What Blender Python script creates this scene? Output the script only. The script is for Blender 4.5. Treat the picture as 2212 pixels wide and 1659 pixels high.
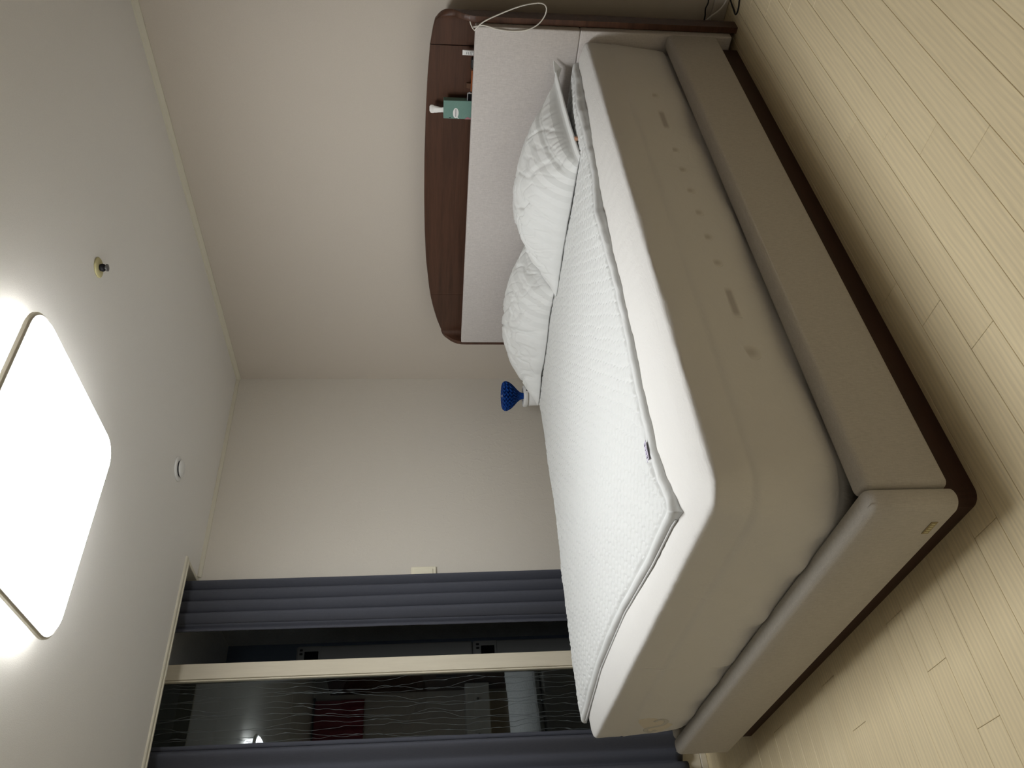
import bpy, bmesh, math, random
import numpy as np
from mathutils import Vector, Matrix, noise as mnoise

# ------------------------------------------------------------------ scene, camera, light, exposure
S = bpy.context.scene
for o in list(bpy.data.objects):
    bpy.data.objects.remove(o, do_unlink=True)
COL = S.collection
random.seed(7); rng = np.random.default_rng(7)

YAW, PITCH, ROLL = 0.68875976, 0.09879396, 0.00668919
F_PX, PPX, PPY = 1694.19, 1083.13, 905.64       # focal length and principal point, pixels of 2212 x 1659
CAM_H = 1.25
def camera():
    cy, sy, cp, sp = math.cos(YAW), math.sin(YAW), math.cos(PITCH), math.sin(PITCH)
    fwd = Vector((sy*cp, cy*cp, -sp)); right = Vector((cy, -sy, 0)); down = fwd.cross(right)
    cr, sr = math.cos(ROLL), math.sin(ROLL)
    r2 = cr*right + sr*down; d2 = -sr*right + cr*down
    cam = bpy.data.cameras.new('camera'); o = bpy.data.objects.new('camera', cam); COL.objects.link(o)
    X, Y, Z = d2, r2, -fwd                      # the photograph was taken with the phone on its side
    o.matrix_world = Matrix(((X.x, Y.x, Z.x, 0), (X.y, Y.y, Z.y, 0), (X.z, Y.z, Z.z, CAM_H), (0, 0, 0, 1)))
    cam.sensor_fit = 'HORIZONTAL'; cam.sensor_width = 36.0
    cam.lens = F_PX*36.0/2212
    cam.shift_x = (1106-PPX)/2212; cam.shift_y = (PPY-829.5)/2212
    cam.clip_start = 0.02
    S.camera = o
camera()
w = bpy.data.worlds.new('night'); S.world = w; w.use_nodes = True
w.node_tree.nodes['Background'].inputs[0].default_value = (0.02, 0.025, 0.04, 1)
w.node_tree.nodes['Background'].inputs[1].default_value = 0.15
LAMP = 20.6
S.view_settings.view_transform = 'Standard'; S.view_settings.look = 'None'
S.view_settings.gamma = 1.0; S.view_settings.use_curve_mapping = False
S.view_settings.exposure = 0.15

# ------------------------------------------------------------------ materials
def lin(c):
    return tuple((v/255/12.92 if v/255 <= .04045 else ((v/255+.055)/1.055)**2.4) for v in c) + (1,)
class NT:
    def __init__(s, name):
        s.m = bpy.data.materials.new(name); s.m.use_nodes = True
        s.t = s.m.node_tree; s.N = s.t.nodes; s.L = s.t.links
        s.b = s.N['Principled BSDF']; s.out = s.N['Material Output']
    def n(s, kind, **kw):
        nd = s.N.new(kind)
        for k, v in kw.items():
            if hasattr(nd, k): setattr(nd, k, v)
        return nd
    def link(s, a, b): s.L.new(a, b)
    def coords(s, scale=(1, 1, 1), rot=(0, 0, 0), kind='Object'):
        tc = s.n('ShaderNodeTexCoord'); mp = s.n('ShaderNodeMapping')
        mp.inputs['Scale'].default_value = scale; mp.inputs['Rotation'].default_value = rot
        s.link(tc.outputs[kind], mp.inputs['Vector']); return mp.outputs['Vector']
    def noise(s, vec, scale, detail=3, rough=.55, dist=0):
        nd = s.n('ShaderNodeTexNoise'); s.link(vec, nd.inputs['Vector'])
        nd.inputs['Scale'].default_value = scale; nd.inputs['Detail'].default_value = detail
        nd.inputs['Roughness'].default_value = rough; nd.inputs['Distortion'].default_value = dist
        return nd.outputs['Fac']
    def ramp(s, fac, c0, c1, p0=.3, p1=.7):
        r = s.n('ShaderNodeValToRGB'); e = r.color_ramp.elements
        e[0].position, e[1].position = p0, p1; e[0].color, e[1].color = c0, c1
        s.link(fac, r.inputs['Fac']); return r.outputs['Color']
    def mix(s, fac, a, b, mode='MIX'):
        nd = s.n('ShaderNodeMix', data_type='RGBA', blend_type=mode)
        for sock, v in ((nd.inputs[0], fac), (nd.inputs[6], a), (nd.inputs[7], b)):
            if hasattr(v, 'is_linked'): s.link(v, sock)
            else: sock.default_value = v
        return nd.outputs[2]
    def math(s, op, a, b=None):
        nd = s.n('ShaderNodeMath', operation=op)
        for sock, v in ((nd.inputs[0], a), (nd.inputs[1], b)):
            if v is None: continue
            if hasattr(v, 'is_linked'): s.link(v, sock)
            else: sock.default_value = v
        return nd.outputs[0]
    def bump(s, height, strength=.3, dist=.002, normal=None):
        b = s.n('ShaderNodeBump'); b.inputs['Strength'].default_value = strength; b.inputs['Distance'].default_value = dist
        s.link(height, b.inputs['Height'])
        if normal is not None: s.link(normal, b.inputs['Normal'])
        return b.outputs['Normal']
    def set(s, color=None, rough=None, spec=None, normal=None, metal=None):
        i = s.b.inputs
        if color is not None:
            if hasattr(color, 'is_linked'): s.link(color, i['Base Color'])
            else: i['Base Color'].default_value = color
        if rough is not None:
            if hasattr(rough, 'is_linked'): s.link(rough, i['Roughness'])
            else: i['Roughness'].default_value = rough
        if spec is not None: i['Specular IOR Level'].default_value = spec
        if metal is not None: i['Metallic'].default_value = metal
        if normal is not None: s.link(normal, i['Normal'])
        return s.m
def shade(c, k): return (c[0]*k, c[1]*k, c[2]*k, 1)

def plain(name, c, rough=.6, spec=.3, grain=0.0, gscale=300, metal=0):
    t = NT(name); c = lin(c)
    if grain:
        f = t.noise(t.coords(), gscale, 3)
        return t.set(t.ramp(f, shade(c, 1-grain), shade(c, 1+grain)), rough, spec, t.bump(f, .25, .001), metal)
    return t.set(c, rough, spec, None, metal)

def wallpaper(name, c, crinkle=False):
    t = NT(name); c = lin(c)
    v = t.coords()
    f = t.noise(v, 260, 4, .6)
    big = t.noise(t.coords((1, 1, 1)), 1.2, 2)
    h = f
    if crinkle:
        wv = t.n('ShaderNodeTexWave', wave_type='RINGS', rings_direction='SPHERICAL')
        t.link(t.coords((1.2, 1.2, 1.2)), wv.inputs['Vector'])
        wv.inputs['Scale'].default_value = 6; wv.inputs['Distortion'].default_value = 9
        wv.inputs['Detail'].default_value = 3; wv.inputs['Detail Scale'].default_value = 2.2
        h = t.math('ADD', t.math('MULTIPLY', f, .8), t.math('POWER', wv.outputs['Fac'], 8))
    col = t.mix(.5, t.ramp(f, shade(c, .95), shade(c, 1.05)), t.ramp(big, shade(c, .985), shade(c, 1.015)))
    return t.set(col, .75, .25, t.bump(h, .3, .0012))

def linen(name, c, axis=2, amp=.13):
    t = NT(name); c = lin(c)
    sc = [520, 520, 520]; sc[axis] = 60
    f = t.noise(t.coords(tuple(sc)), 1, 2, .6)
    sc2 = [90, 90, 90]; sc2[axis] = 700
    f2 = t.noise(t.coords(tuple(sc2)), 1, 1, .5)
    ff = t.math('ADD', t.math('MULTIPLY', f, .65), t.math('MULTIPLY', f2, .35))
    return t.set(t.ramp(ff, shade(c, 1-amp), shade(c, 1+amp), .32, .68), .9, .15, t.bump(ff, .35, .001))

def wood(name, c, scale=(60, 3, 60), amp=.22, rough=.42, spec=.4, c2=None):
    t = NT(name); c = lin(c); c2 = lin(c2) if c2 else shade(c, 1+amp)
    f = t.noise(t.coords(scale), 1, 4, .6, .3)
    f2 = t.noise(t.coords(tuple(v*6 for v in scale)), 1, 2, .6)
    ff = t.math('ADD', t.math('MULTIPLY', f, .7), t.math('MULTIPLY', f2, .3))
    return t.set(t.ramp(ff, shade(c, 1-amp), c2, .3, .7), rough, spec, t.bump(ff, .12, .0008))

def plank_mat():
    t = NT('floor_plank_wood'); c = lin((231, 215, 178))
    oi = t.n('ShaderNodeObjectInfo')
    add = t.n('ShaderNodeVectorMath', operation='ADD')
    tc = t.n('ShaderNodeTexCoord'); mp = t.n('ShaderNodeMapping'); mp.inputs['Scale'].default_value = (5, 150, 20)
    mul = t.n('ShaderNodeVectorMath', operation='SCALE'); mul.inputs[0].default_value = (37, 11, 5)
    t.link(oi.outputs['Random'], mul.inputs['Scale'])
    t.link(tc.outputs['Object'], mp.inputs['Vector']); t.link(mp.outputs['Vector'], add.inputs[0]); t.link(mul.outputs[0], add.inputs[1])
    f = t.noise(add.outputs[0], 1, 4, .62, .5)
    mp2 = t.n('ShaderNodeMapping'); mp2.inputs['Scale'].default_value = (1.6, 14, 3)
    t.link(tc.outputs['Object'], mp2.inputs['Vector'])
    add2 = t.n('ShaderNodeVectorMath', operation='ADD'); t.link(mp2.outputs['Vector'], add2.inputs[0]); t.link(mul.outputs[0], add2.inputs[1])
    wv = t.n('ShaderNodeTexWave', wave_type='BANDS', bands_direction='Y'); t.link(add2.outputs[0], wv.inputs['Vector'])
    wv.inputs['Scale'].default_value = 1.6; wv.inputs['Distortion'].default_value = 6; wv.inputs['Detail'].default_value = 2; wv.inputs['Detail Scale'].default_value = 1.2
    ff = t.math('ADD', t.math('MULTIPLY', f, .75), t.math('MULTIPLY', wv.outputs['Fac'], .25))
    col = t.ramp(ff, shade(c, .90), shade(c, 1.05), .3, .72)
    tone = t.ramp(oi.outputs['Random'], (.965, .955, .94, 1), (1.0, 1.0, 1.0, 1), 0, 1)
    return t.set(t.mix(1.0, col, tone, 'MULTIPLY'), .42, .35, t.bump(ff, .06, .0006))

def sheet_mat(name, c):
    t = NT(name); c = lin(c)
    f = t.noise(t.coords((900, 900, 900)), 1, 2)
    cr = t.noise(t.coords((9, 34, 9)), 1, 3, .6, 1.2)
    cr2 = t.math('POWER', t.math('ABSOLUTE', t.math('SUBTRACT', cr, .5)), .7)
    nb = t.bump(cr2, .28, .006)
    return t.set(t.ramp(f, shade(c, .975), shade(c, 1.015)), .85, .2, t.bump(f, .12, .0006, nb))

def pillow_mat(name='striped_cotton', k=1.0, fade=2.4):
    t = NT(name)
    tc = t.n('ShaderNodeTexCoord'); sep = t.n('ShaderNodeSeparateXYZ'); t.link(tc.outputs['UV'], sep.inputs[0])
    s = t.math('GREATER_THAN', t.math('FRACT', t.math('MULTIPLY', sep.outputs[1], 12.5)), .5)
    s = t.math('MULTIPLY', s, t.math('MAXIMUM', 0.08, t.math('SUBTRACT', k, t.math('MULTIPLY', sep.outputs[1], fade))))  # stripe contrast fades from near to far end: satin sheen put into the colour
    col = t.mix(s, lin((228, 229, 227)), lin((202, 203, 200)))
    rg = t.math('SUBTRACT', .75, t.math('MULTIPLY', s, .3))
    f = t.noise(t.coords((9, 9, 12)), 1, 2, .5, 1.0)
    w_ = t.math('ABSOLUTE', t.math('SUBTRACT', f, .5))
    nb = t.bump(w_, .22, .012)
    return t.set(col, rg, .3, t.bump(t.noise(t.coords(), 900, 1), .08, .0005, nb))

def patch_mat(name, c0, c1, kx, kz):
    """soft patch showing through cloth: darker in the middle, blending to the cloth colour at its rim"""
    t = NT(name)
    tc = t.n('ShaderNodeTexCoord'); sep = t.n('ShaderNodeSeparateXYZ'); t.link(tc.outputs['Generated'], sep.inputs[0])
    def edge(o, k):
        d = t.math('SUBTRACT', .5, t.math('ABSOLUTE', t.math('SUBTRACT', o, .5)))
        return t.math('MINIMUM', t.math('MULTIPLY', d, k), 1.0)
    e = t.math('MULTIPLY', edge(sep.outputs[0], kx), edge(sep.outputs[2], kz))
    return t.set(t.mix(e, lin(c0), lin(c1)), .85, .2)

def glass_mat():
    t = NT('smoked_door_glass'); t.N.remove(t.b)
    tr = t.n('ShaderNodeBsdfTransparent'); tr.inputs[0].default_value = (.26, .29, .30, 1)
    gl = t.n('ShaderNodeBsdfGlossy'); gl.inputs['Roughness'].default_value = .015; gl.inputs[0].default_value = (.86, .93, .96, 1)
    fr = t.n('ShaderNodeFresnel'); fr.inputs['IOR'].default_value = 2.05
    mx = t.n('ShaderNodeMixShader')
    t.link(fr.outputs[0], mx.inputs[0]); t.link(tr.outputs[0], mx.inputs[1]); t.link(gl.outputs[0], mx.inputs[2])
    t.link(mx.outputs[0], t.out.inputs['Surface']); return t.m

def emit(name, c, strength):
    t = NT(name); t.b.inputs['Base Color'].default_value = (.8, .8, .8, 1)
    t.b.inputs['Emission Color'].default_value = c; t.b.inputs['Emission Strength'].default_value = strength
    return t.m

M = dict(
    wall_r=wallpaper('beige_grey_wallpaper', (212, 203, 191)),
    wall_b=wallpaper('crinkled_wallpaper', (220, 214, 203), True),
    ceil=wallpaper('white_ceiling_paper', (240, 238, 234)),
    trim=plain('ivory_trim', (222, 217, 200), .45, .4),
    subfloor=plain('dark_joint_filler', (96, 70, 44), .9, .1),
    plank=plank_mat(),
    wood=wood('dark_walnut', (80, 54, 41), (42, 2.0, 42), .34),
    plinth=wood('dark_walnut_plinth', (60, 36, 28), (2.2, 2.2, 42)),
    cushion=linen('grey_linen', (206, 200, 196), 2, .12),
    rail=linen('taupe_linen', (190, 185, 177), 2, .11),
    black=plain('black_fabric', (22, 23, 26), .9, .1),
    sheet=sheet_mat('white_fitted_sheet', (221, 219, 215)),
    topper=sheet_mat('white_quilted_cotton', (213, 214, 212)),
    pillow=pillow_mat(), pillow2=pillow_mat('faint_striped_cotton', .45, .8),
    curtain=linen('slate_curtain', (80, 82, 91), 2, .06),
    door=wood('ivory_wood_film', (226, 217, 196), (30, 30, 2), .05, .4, .4, (232, 224, 204)),
    glass=glass_mat(),
    etch=plain('etched_glass_line', (84, 90, 92), .5, .3),
    white=plain('white_plastic', (232, 232, 230), .4, .4),
    ivory=plain('ivory_plastic', (226, 221, 204), .4, .4),
    dark=plain('dark_slot', (28, 27, 32), .6, .3),
    blackpl=plain('black_plastic', (18, 18, 20), .35, .5),
    metal=plain('dull_metal', (120, 120, 122), .35, .5, metal=.9),
    cream=plain('cream_enamel', (196, 188, 142), .45, .4),
    blue=plain('cobalt_paper', (6, 62, 140), .7, .25, .12, 400),
    teal=plain('teal_card', (112, 146, 136), .6, .3, .04, 200),
    tissue=plain('white_tissue', (244, 243, 240), .9, .1),
    pink=plain('dusty_pink_print', (170, 120, 128), .6, .2),
    orange=wood('orange_wood', (150, 84, 44), (40, 3, 40)),
    cablew=plain('white_cable', (226, 222, 212), .5, .4),
    cableb=plain('black_cable', (16, 15, 15), .5, .4),
    silver=plain('silver_case', (214, 216, 220), .25, .5, metal=.6),
    screen=plain('black_glass_screen', (8, 9, 14), .08, .6),
    gold=plain('aged_gold_plate', (150, 134, 96), .5, .5, metal=.3),
    tagc=plain('lilac_woven_tag', (196, 190, 206), .8, .2),
    ink=plain('dark_ink', (26, 22, 38), .7, .2),
    balc=plain('rough_balcony_paint', (226, 225, 220), .3, .6, .06, 90),
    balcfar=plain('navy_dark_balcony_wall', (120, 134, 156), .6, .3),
    appliance=plain('grey_appliance_enamel', (120, 122, 122), .3, .5),
    red=plain('red_cloth', (150, 74, 82), .9, .15, .1, 200),
    greypaint=plain('pale_grey_laminate', (222, 220, 214), .5, .3),
    lamp=emit('lamp_diffuser_glow', (.965, .985, 1.0, 1), LAMP),
    lampside=emit('lamp_side_glow', (.98, .985, .97, 1), LAMP*.45),
    vent_spot=patch_mat('faint_grey_spot', (222, 220, 214), (196, 191, 184), 2.4, 2.4),
    handle_spot=patch_mat('faint_grey_strap', (222, 220, 214), (186, 181, 176), 6, 3.2),
    logo_tan=plain('faint_tan_print', (218, 210, 194), .85, .2),
    logo_grey=plain('faint_grey_print', (200, 197, 189), .85, .2),
    clear=plain('smoky_clear_plastic', (92, 66, 50), .2, .5),
)

# ------------------------------------------------------------------ building helpers
WLOC = {}
def empty(name, loc):
    o = bpy.data.objects.new(name, None); COL.objects.link(o); o.location = loc; o.empty_display_size = .05
    WLOC[o] = Vector(loc); return o
def tag(o, label, cat, group=None):
    o['label'] = label; o['category'] = cat
    if group: o['group'] = group
    return o
def auto_smooth(me, ang=.6):
    me.polygons.foreach_set('use_smooth', [True]*len(me.polygons)); me.set_sharp_from_angle(angle=ang); return me
def link(name, me, mat, parent=None, smooth=False, label=None):
    o = bpy.data.objects.new(name, me); COL.objects.link(o)
    if mat is not None and not me.materials: me.materials.append(mat)
    if smooth:
        me.polygons.foreach_set('use_smooth', [True]*len(me.polygons))
    if parent is not None:
        L = WLOC[parent]; me.transform(Matrix.Translation(-L)); o.parent = parent; WLOC[o] = L.copy()
        me.update()
    else:
        WLOC[o] = Vector((0, 0, 0))
    if label: o['label'] = label
    return o
def settle(o):
    """top-level single mesh: move its origin to the base of its bounding box"""
    vs = np.array([v.co[:] for v in o.data.vertices]); c = (vs.min(0)+vs.max(0))/2; c[2] = vs[:, 2].min()
    o.data.transform(Matrix.Translation(-Vector(c))); o.location = c; WLOC[o] = Vector(c); return o
def bm_mesh(bm, name='m'):
    bmesh.ops.recalc_face_normals(bm, faces=bm.faces)
    me = bpy.data.meshes.new(name); bm.to_mesh(me); bm.free(); return me
def pyd(verts, faces, name='m'):
    me = bpy.data.meshes.new(name); me.from_pydata([tuple(v) for v in verts], [], faces); me.update()
    bm = bmesh.new(); bm.from_mesh(me); bmesh.ops.recalc_face_normals(bm, faces=bm.faces); bm.to_mesh(me); bm.free()
    return me
def add_box(bm, x0, x1, y0, y1, z0, z1, bev=0, seg=2):
    r = bmesh.ops.create_cube(bm, size=1)
    vs = r['verts']
    for v in vs:
        v.co = Vector(((x0+x1)/2+v.co.x*(x1-x0), (y0+y1)/2+v.co.y*(y1-y0), (z0+z1)/2+v.co.z*(z1-z0)))
    if bev:
        es = list({e for v in vs for e in v.link_edges})
        bmesh.ops.bevel(bm, geom=es, offset=bev, segments=seg, profile=.5, affect='EDGES')
def box(x0, x1, y0, y1, z0, z1, bev=0, seg=2):
    bm = bmesh.new(); add_box(bm, x0, x1, y0, y1, z0, z1, bev, seg); return bm_mesh(bm)
def prism(pts, axis, a, b, bev=0):
    """polygon (list of 2-D points) extruded along axis 'x','y' or 'z' from a to b"""
    def P(p, t):
        return {'x': (t, p[0], p[1]), 'y': (p[0], t, p[1]), 'z': (p[0], p[1], t)}[axis]
    n = len(pts); vs = [P(p, a) for p in pts]+[P(p, b) for p in pts]
    fs = [list(range(n)), list(range(2*n-1, n-1, -1))]+[[i, (i+1) % n, n+(i+1) % n, n+i] for i in range(n)]
    me = pyd(vs, fs)
    if bev:
        bm = bmesh.new(); bm.from_mesh(me)
        es = [e for e in bm.edges if len(e.link_faces) == 2 and e.calc_face_angle(0) > .9]
        bmesh.ops.bevel(bm, geom=es, offset=bev, segments=2, profile=.5, affect='EDGES'); me = bm_mesh(bm)
    return me
def lathe(profile, c, n=32, axis='z', cap=True):
    vs, fs = [], []
    for (r, h) in profile:
        for k in range(n):
            a = 2*math.pi*k/n; p = (r*math.cos(a), r*math.sin(a), h)
            if axis == 'y': p = (p[0], p[2], p[1])
            if axis == 'x': p = (p[2], p[0], p[1])
            vs.append((c[0]+p[0], c[1]+p[1], c[2]+p[2]))
    for i in range(len(profile)-1):
        for k in range(n):
            fs.append([i*n+k, i*n+(k+1) % n, (i+1)*n+(k+1) % n, (i+1)*n+k])
    if cap:
        if profile[0][0] > 1e-6: fs.append(list(range(n)))
        if profile[-1][0] > 1e-6: fs.append(list(range((len(profile)-1)*n, len(profile)*n)))
    me = pyd(vs, fs)
    bm = bmesh.new(); bm.from_mesh(me); bmesh.ops.remove_doubles(bm, verts=bm.verts, dist=1e-6); return bm_mesh(bm)
def catmull(pts, k=8):
    P = [np.array(p, float) for p in pts]; P = [2*P[0]-P[1]]+P+[2*P[-1]-P[-2]]; out = []
    for i in range(1, len(P)-2):
        for j in range(k):
            t = j/k; a, b, c, d = P[i-1], P[i], P[i+1], P[i+2]
            out.append(.5*((2*b)+(-a+c)*t+(2*a-5*b+4*c-d)*t*t+(-a+3*b-3*c+d)*t**3))
    out.append(P[-2]); return out
def tube(pts, r, n=8, k=8, smooth=True):
    P = catmull(pts, k) if smooth else [np.array(p, float) for p in pts]
    vs, fs = [], []; up = np.array([.123, .456, .881]); prev = None
    for i, p in enumerate(P):
        t = P[min(i+1, len(P)-1)]-P[max(i-1, 0)]; t = t/np.linalg.norm(t)
        a = np.cross(t, up if prev is None else np.cross(prev, t)); a /= np.linalg.norm(a); b = np.cross(t, a); prev = a if prev is None else a
        for q in range(n):
            an = 2*math.pi*q/n; vs.append(p+r*(math.cos(an)*a+math.sin(an)*b))
        prev = b if False else a
        up = np.cross(a, t); prev = None
    for i in range(len(P)-1):
        for q in range(n):
            fs.append([i*n+q, i*n+(q+1) % n, (i+1)*n+(q+1) % n, (i+1)*n+q])
    fs.append(list(range(n))); fs.append(list(range((len(P)-1)*n, len(P)*n)))
    return pyd(vs, fs)
def rrect(x0, x1, y0, y1, r, ns=40, nc=10, rh=None):
    """closed loop of a rounded rectangle with a fixed number of points"""
    pts = []
    h = r if rh is None else rh; R0 = r
    cs = [(x1-h, y0+h, -math.pi/2, h), (x1-h, y1-h, 0, h), (x0+r, y1-r, math.pi/2, r), (x0+r, y0+r, math.pi, r)]
    for i, (cx, cy, a0, r) in enumerate(cs):
        arc = [(cx+r*math.cos(a0+math.pi/2*j/nc), cy+r*math.sin(a0+math.pi/2*j/nc)) for j in range(nc+1)]
        nx = cs[(i+1) % 4]; b = (nx[0]+nx[3]*math.cos(nx[2]), nx[1]+nx[3]*math.sin(nx[2])); a = arc[-1]
        pts += arc+[(a[0]+(b[0]-a[0])*j/ns, a[1]+(b[1]-a[1])*j/ns) for j in range(1, ns)]
    return pts
def rings(loops):
    n = len(loops[0]); vs = [p for l in loops for p in l]; fs = []
    for i in range(len(loops)-1):
        for k in range(n):
            fs.append([i*n+k, i*n+(k+1) % n, (i+1)*n+(k+1) % n, (i+1)*n+k])
    fs.append(list(range(n))); fs.append(list(range((len(loops)-1)*n, len(loops)*n)))
    return pyd(vs, fs)
def nz(x, y=0, z=0): return mnoise.noise(Vector((x, y, z)))
def structure(o): o['kind'] = 'structure'; return o
def text_mesh(body, size, mtx, extrude=.0002):
    cu = bpy.data.curves.new('t', 'FONT'); cu.body = body; cu.size = size; cu.extrude = extrude
    cu.align_x = 'CENTER'; cu.align_y = 'CENTER'
    o = bpy.data.objects.new('t', cu); COL.objects.link(o)
    me = bpy.data.meshes.new_from_object(o.evaluated_get(bpy.context.evaluated_depsgraph_get()))
    bpy.data.objects.remove(o, do_unlink=True); bpy.data.curves.remove(cu)
    me.transform(mtx); return me

# ------------------------------------------------------------------ room shell
WX, BY, CZ = 3.28, 3.585, 2.366         # headboard wall, window wall, ceiling
LX, FY = -0.95, -0.75                 # the two walls behind the camera
RX, RY, RZ = 1.936, 3.372, 2.53        # curtain recess: right end, front edge, top
OX = 1.84                            # right edge of the balcony opening
fl = structure(link('floor', box(LX, WX, FY, BY+.06, -.06, -.006), M['subfloor']))
PW, PL, P0, STEP = .0902, .845, 1.112, .169
cache = {}
def plank_mesh(l, wd):
    key = (round(l, 4), round(wd, 4))
    if key not in cache:
        bm = bmesh.new(); add_box(bm, 0, l, 0, wd, -.006, 0, .0009, 1); me = bm_mesh(bm, 'plank'); me.materials.append(M['plank']); cache[key] = me
    return cache[key]
G = .0009
k0 = math.floor((FY-P0)/PW); k1 = math.ceil((BY+.05-P0)/PW)
for k in range(k0, k1):
    ya, yb = max(P0+k*PW, FY), min(P0+(k+1)*PW, BY+.05)
    if yb-ya < .005: continue
    j = 2.033+STEP*k; j -= math.ceil((j-LX)/PL)*PL
    while j < WX:
        xa, xb = max(j, LX), min(j+PL, WX)
        if xb-xa > .01:
            o = bpy.data.objects.new('plank', plank_mesh(xb-xa-G, yb-ya-G)); COL.objects.link(o); o.parent = fl; o.location = (xa, ya, 0)
        j += PL
wr = structure(link('wall_right', box(WX, WX+.12, FY-.1, BY+.2, -.06, RZ+.1), M['wall_r']))
wb = structure(link('wall_back', box(OX, WX, BY, BY+.2, -.06, RZ), M['wall_b']))
structure(link('wall_left', box(LX-.12, LX, FY-.1, BY+.2, -.06, RZ+.1), M['wall_b']))
structure(link('wall_front', box(LX, WX, FY-.12, FY, -.06, RZ+.1), M['wall_r']))
bm = bmesh.new()
add_box(bm, LX, WX, FY, RY, CZ, CZ+.06)
add_box(bm, RX, WX, RY, BY, CZ, CZ+.06)
add_box(bm, LX, RX+.02, RY-.02, RY, CZ+.06, RZ)
add_box(bm, RX, RX+.02, RY, BY, CZ+.06, RZ)
add_box(bm, LX, WX, RY-.04, BY+.2, RZ, RZ+.05)
structure(link('ceiling', bm_mesh(bm), M['ceil']))
def molding(p, d):
    return p
structure(link('trim_1', prism([(WX, CZ), (WX-.018, CZ), (WX-.018, CZ-.010), (WX-.007, CZ-.024), (WX, CZ-.024)], 'y', FY, BY), M['trim']))
structure(link('trim_2', prism([(BY, CZ), (BY-.016, CZ), (BY-.016, CZ-.006), (BY-.007, CZ-.018), (BY, CZ-.018)], 'x', RX+.012, WX-.018), M['trim']))
bm = bmesh.new()
add_box(bm, LX, RX+.004, RY-.024, RY+.004, CZ-.008, CZ+.012, .003, 1)
add_box(bm, LX, RX-.006, RY-.001, RY+.010, CZ-.012, CZ+.06, .002, 1)
structure(link('trim_3', bm_mesh(bm), M['trim']))
bm = bmesh.new(); add_box(bm, RX-.012, RX+.006, RY+.011, BY-.001, CZ-.004, CZ+.06, .002, 1)
structure(link('trim_4', bm_mesh(bm), M['trim']))
structure(link('baseboard_right', box(WX-.012, WX, FY, BY-.02, 0, .06, .003, 1), M['wall_r']))

# ------------------------------------------------------------------ balcony door
DY0, DY1 = BY+.006, BY+.046
D = empty('door_1', (.6, BY, 0)); D['kind'] = 'structure'
link('jamb', box(OX-.05, OX-.002, BY+.004, BY+.16, .0, RZ-.005, .003, 1), M['door'], D)
link('head', box(LX+.3, OX-.05, BY+.004, BY+.16, RZ-.025, RZ-.005, .003, 1), M['door'], D)
link('sill', box(LX+.3, OX-.05, BY+.004, BY+.16, 0, .03, .003, 1), M['door'], D)
SX0, SX1 = 1.437, 1.510
link('stile', box(SX0, SX1, DY0, DY1, .032, RZ-.03, .002, 1), M['door'], D)
link('glazing_bead', box(SX0-.009, SX0-.0015, DY0+.004, DY1-.004, .18, RZ-.076, .0015, 1), M['door'], D)
link('bottom_rail', box(.60, SX0-.0005, DY0, DY1, .032, .178, .002, 1), M['door'], D)
link('top_rail', box(.60, SX0-.0005, DY0, DY1, RZ-.075, RZ-.03, .002, 1), M['door'], D)
link('stile', box(.53, .5995, DY0, DY1, .032, RZ-.03, .002, 1), M['door'], D)
GY = BY+.026
pane = link('glass_pane', box(.60, SX0-.009, GY, GY+.005, .178, RZ-.075), M['glass'], D)
def etched(x, seed):
    r = random.Random(seed); pts = []; z = .182; xx = x; vel = 0
    while z < RZ-.08:
        pts.append((xx, z)); vel = .6*vel+r.uniform(-.0034, .0034); xx += vel; xx += (x-xx)*.08; z += .012+r.random()*.01
    vs = []; fs = []
    for i, (a, z_) in enumerate(pts):
        hw = .00045+.0003*r.random()
        if r.random() < .03: hw *= 3.2
        vs += [(a-hw, GY-.0006, z_), (a+hw, GY-.0006, z_), (a+hw, GY-.0001, z_), (a-hw, GY-.0001, z_)]
    for i in range(len(pts)-1):
        for q in range(4): fs.append([4*i+q, 4*i+(q+1) % 4, 4*i+4+(q+1) % 4, 4*i+4+q])
    return pyd(vs, fs)
for i in range(36):
    x = SX0-.018-i*.0215+random.uniform(-.005, .005)
    if x > .61: link('etched_line', etched(x, i), M['etch'], pane)
# outer leaf on the second track, mostly behind the curtain
link('stile', box(.62, .69, BY+.062, BY+.10, .032, RZ-.03, .002, 1), M['door'], D)
link('glass_pane', box(LX+.32, .62, BY+.076, BY+.081, .12, RZ-.04), M['glass'], D)

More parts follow.
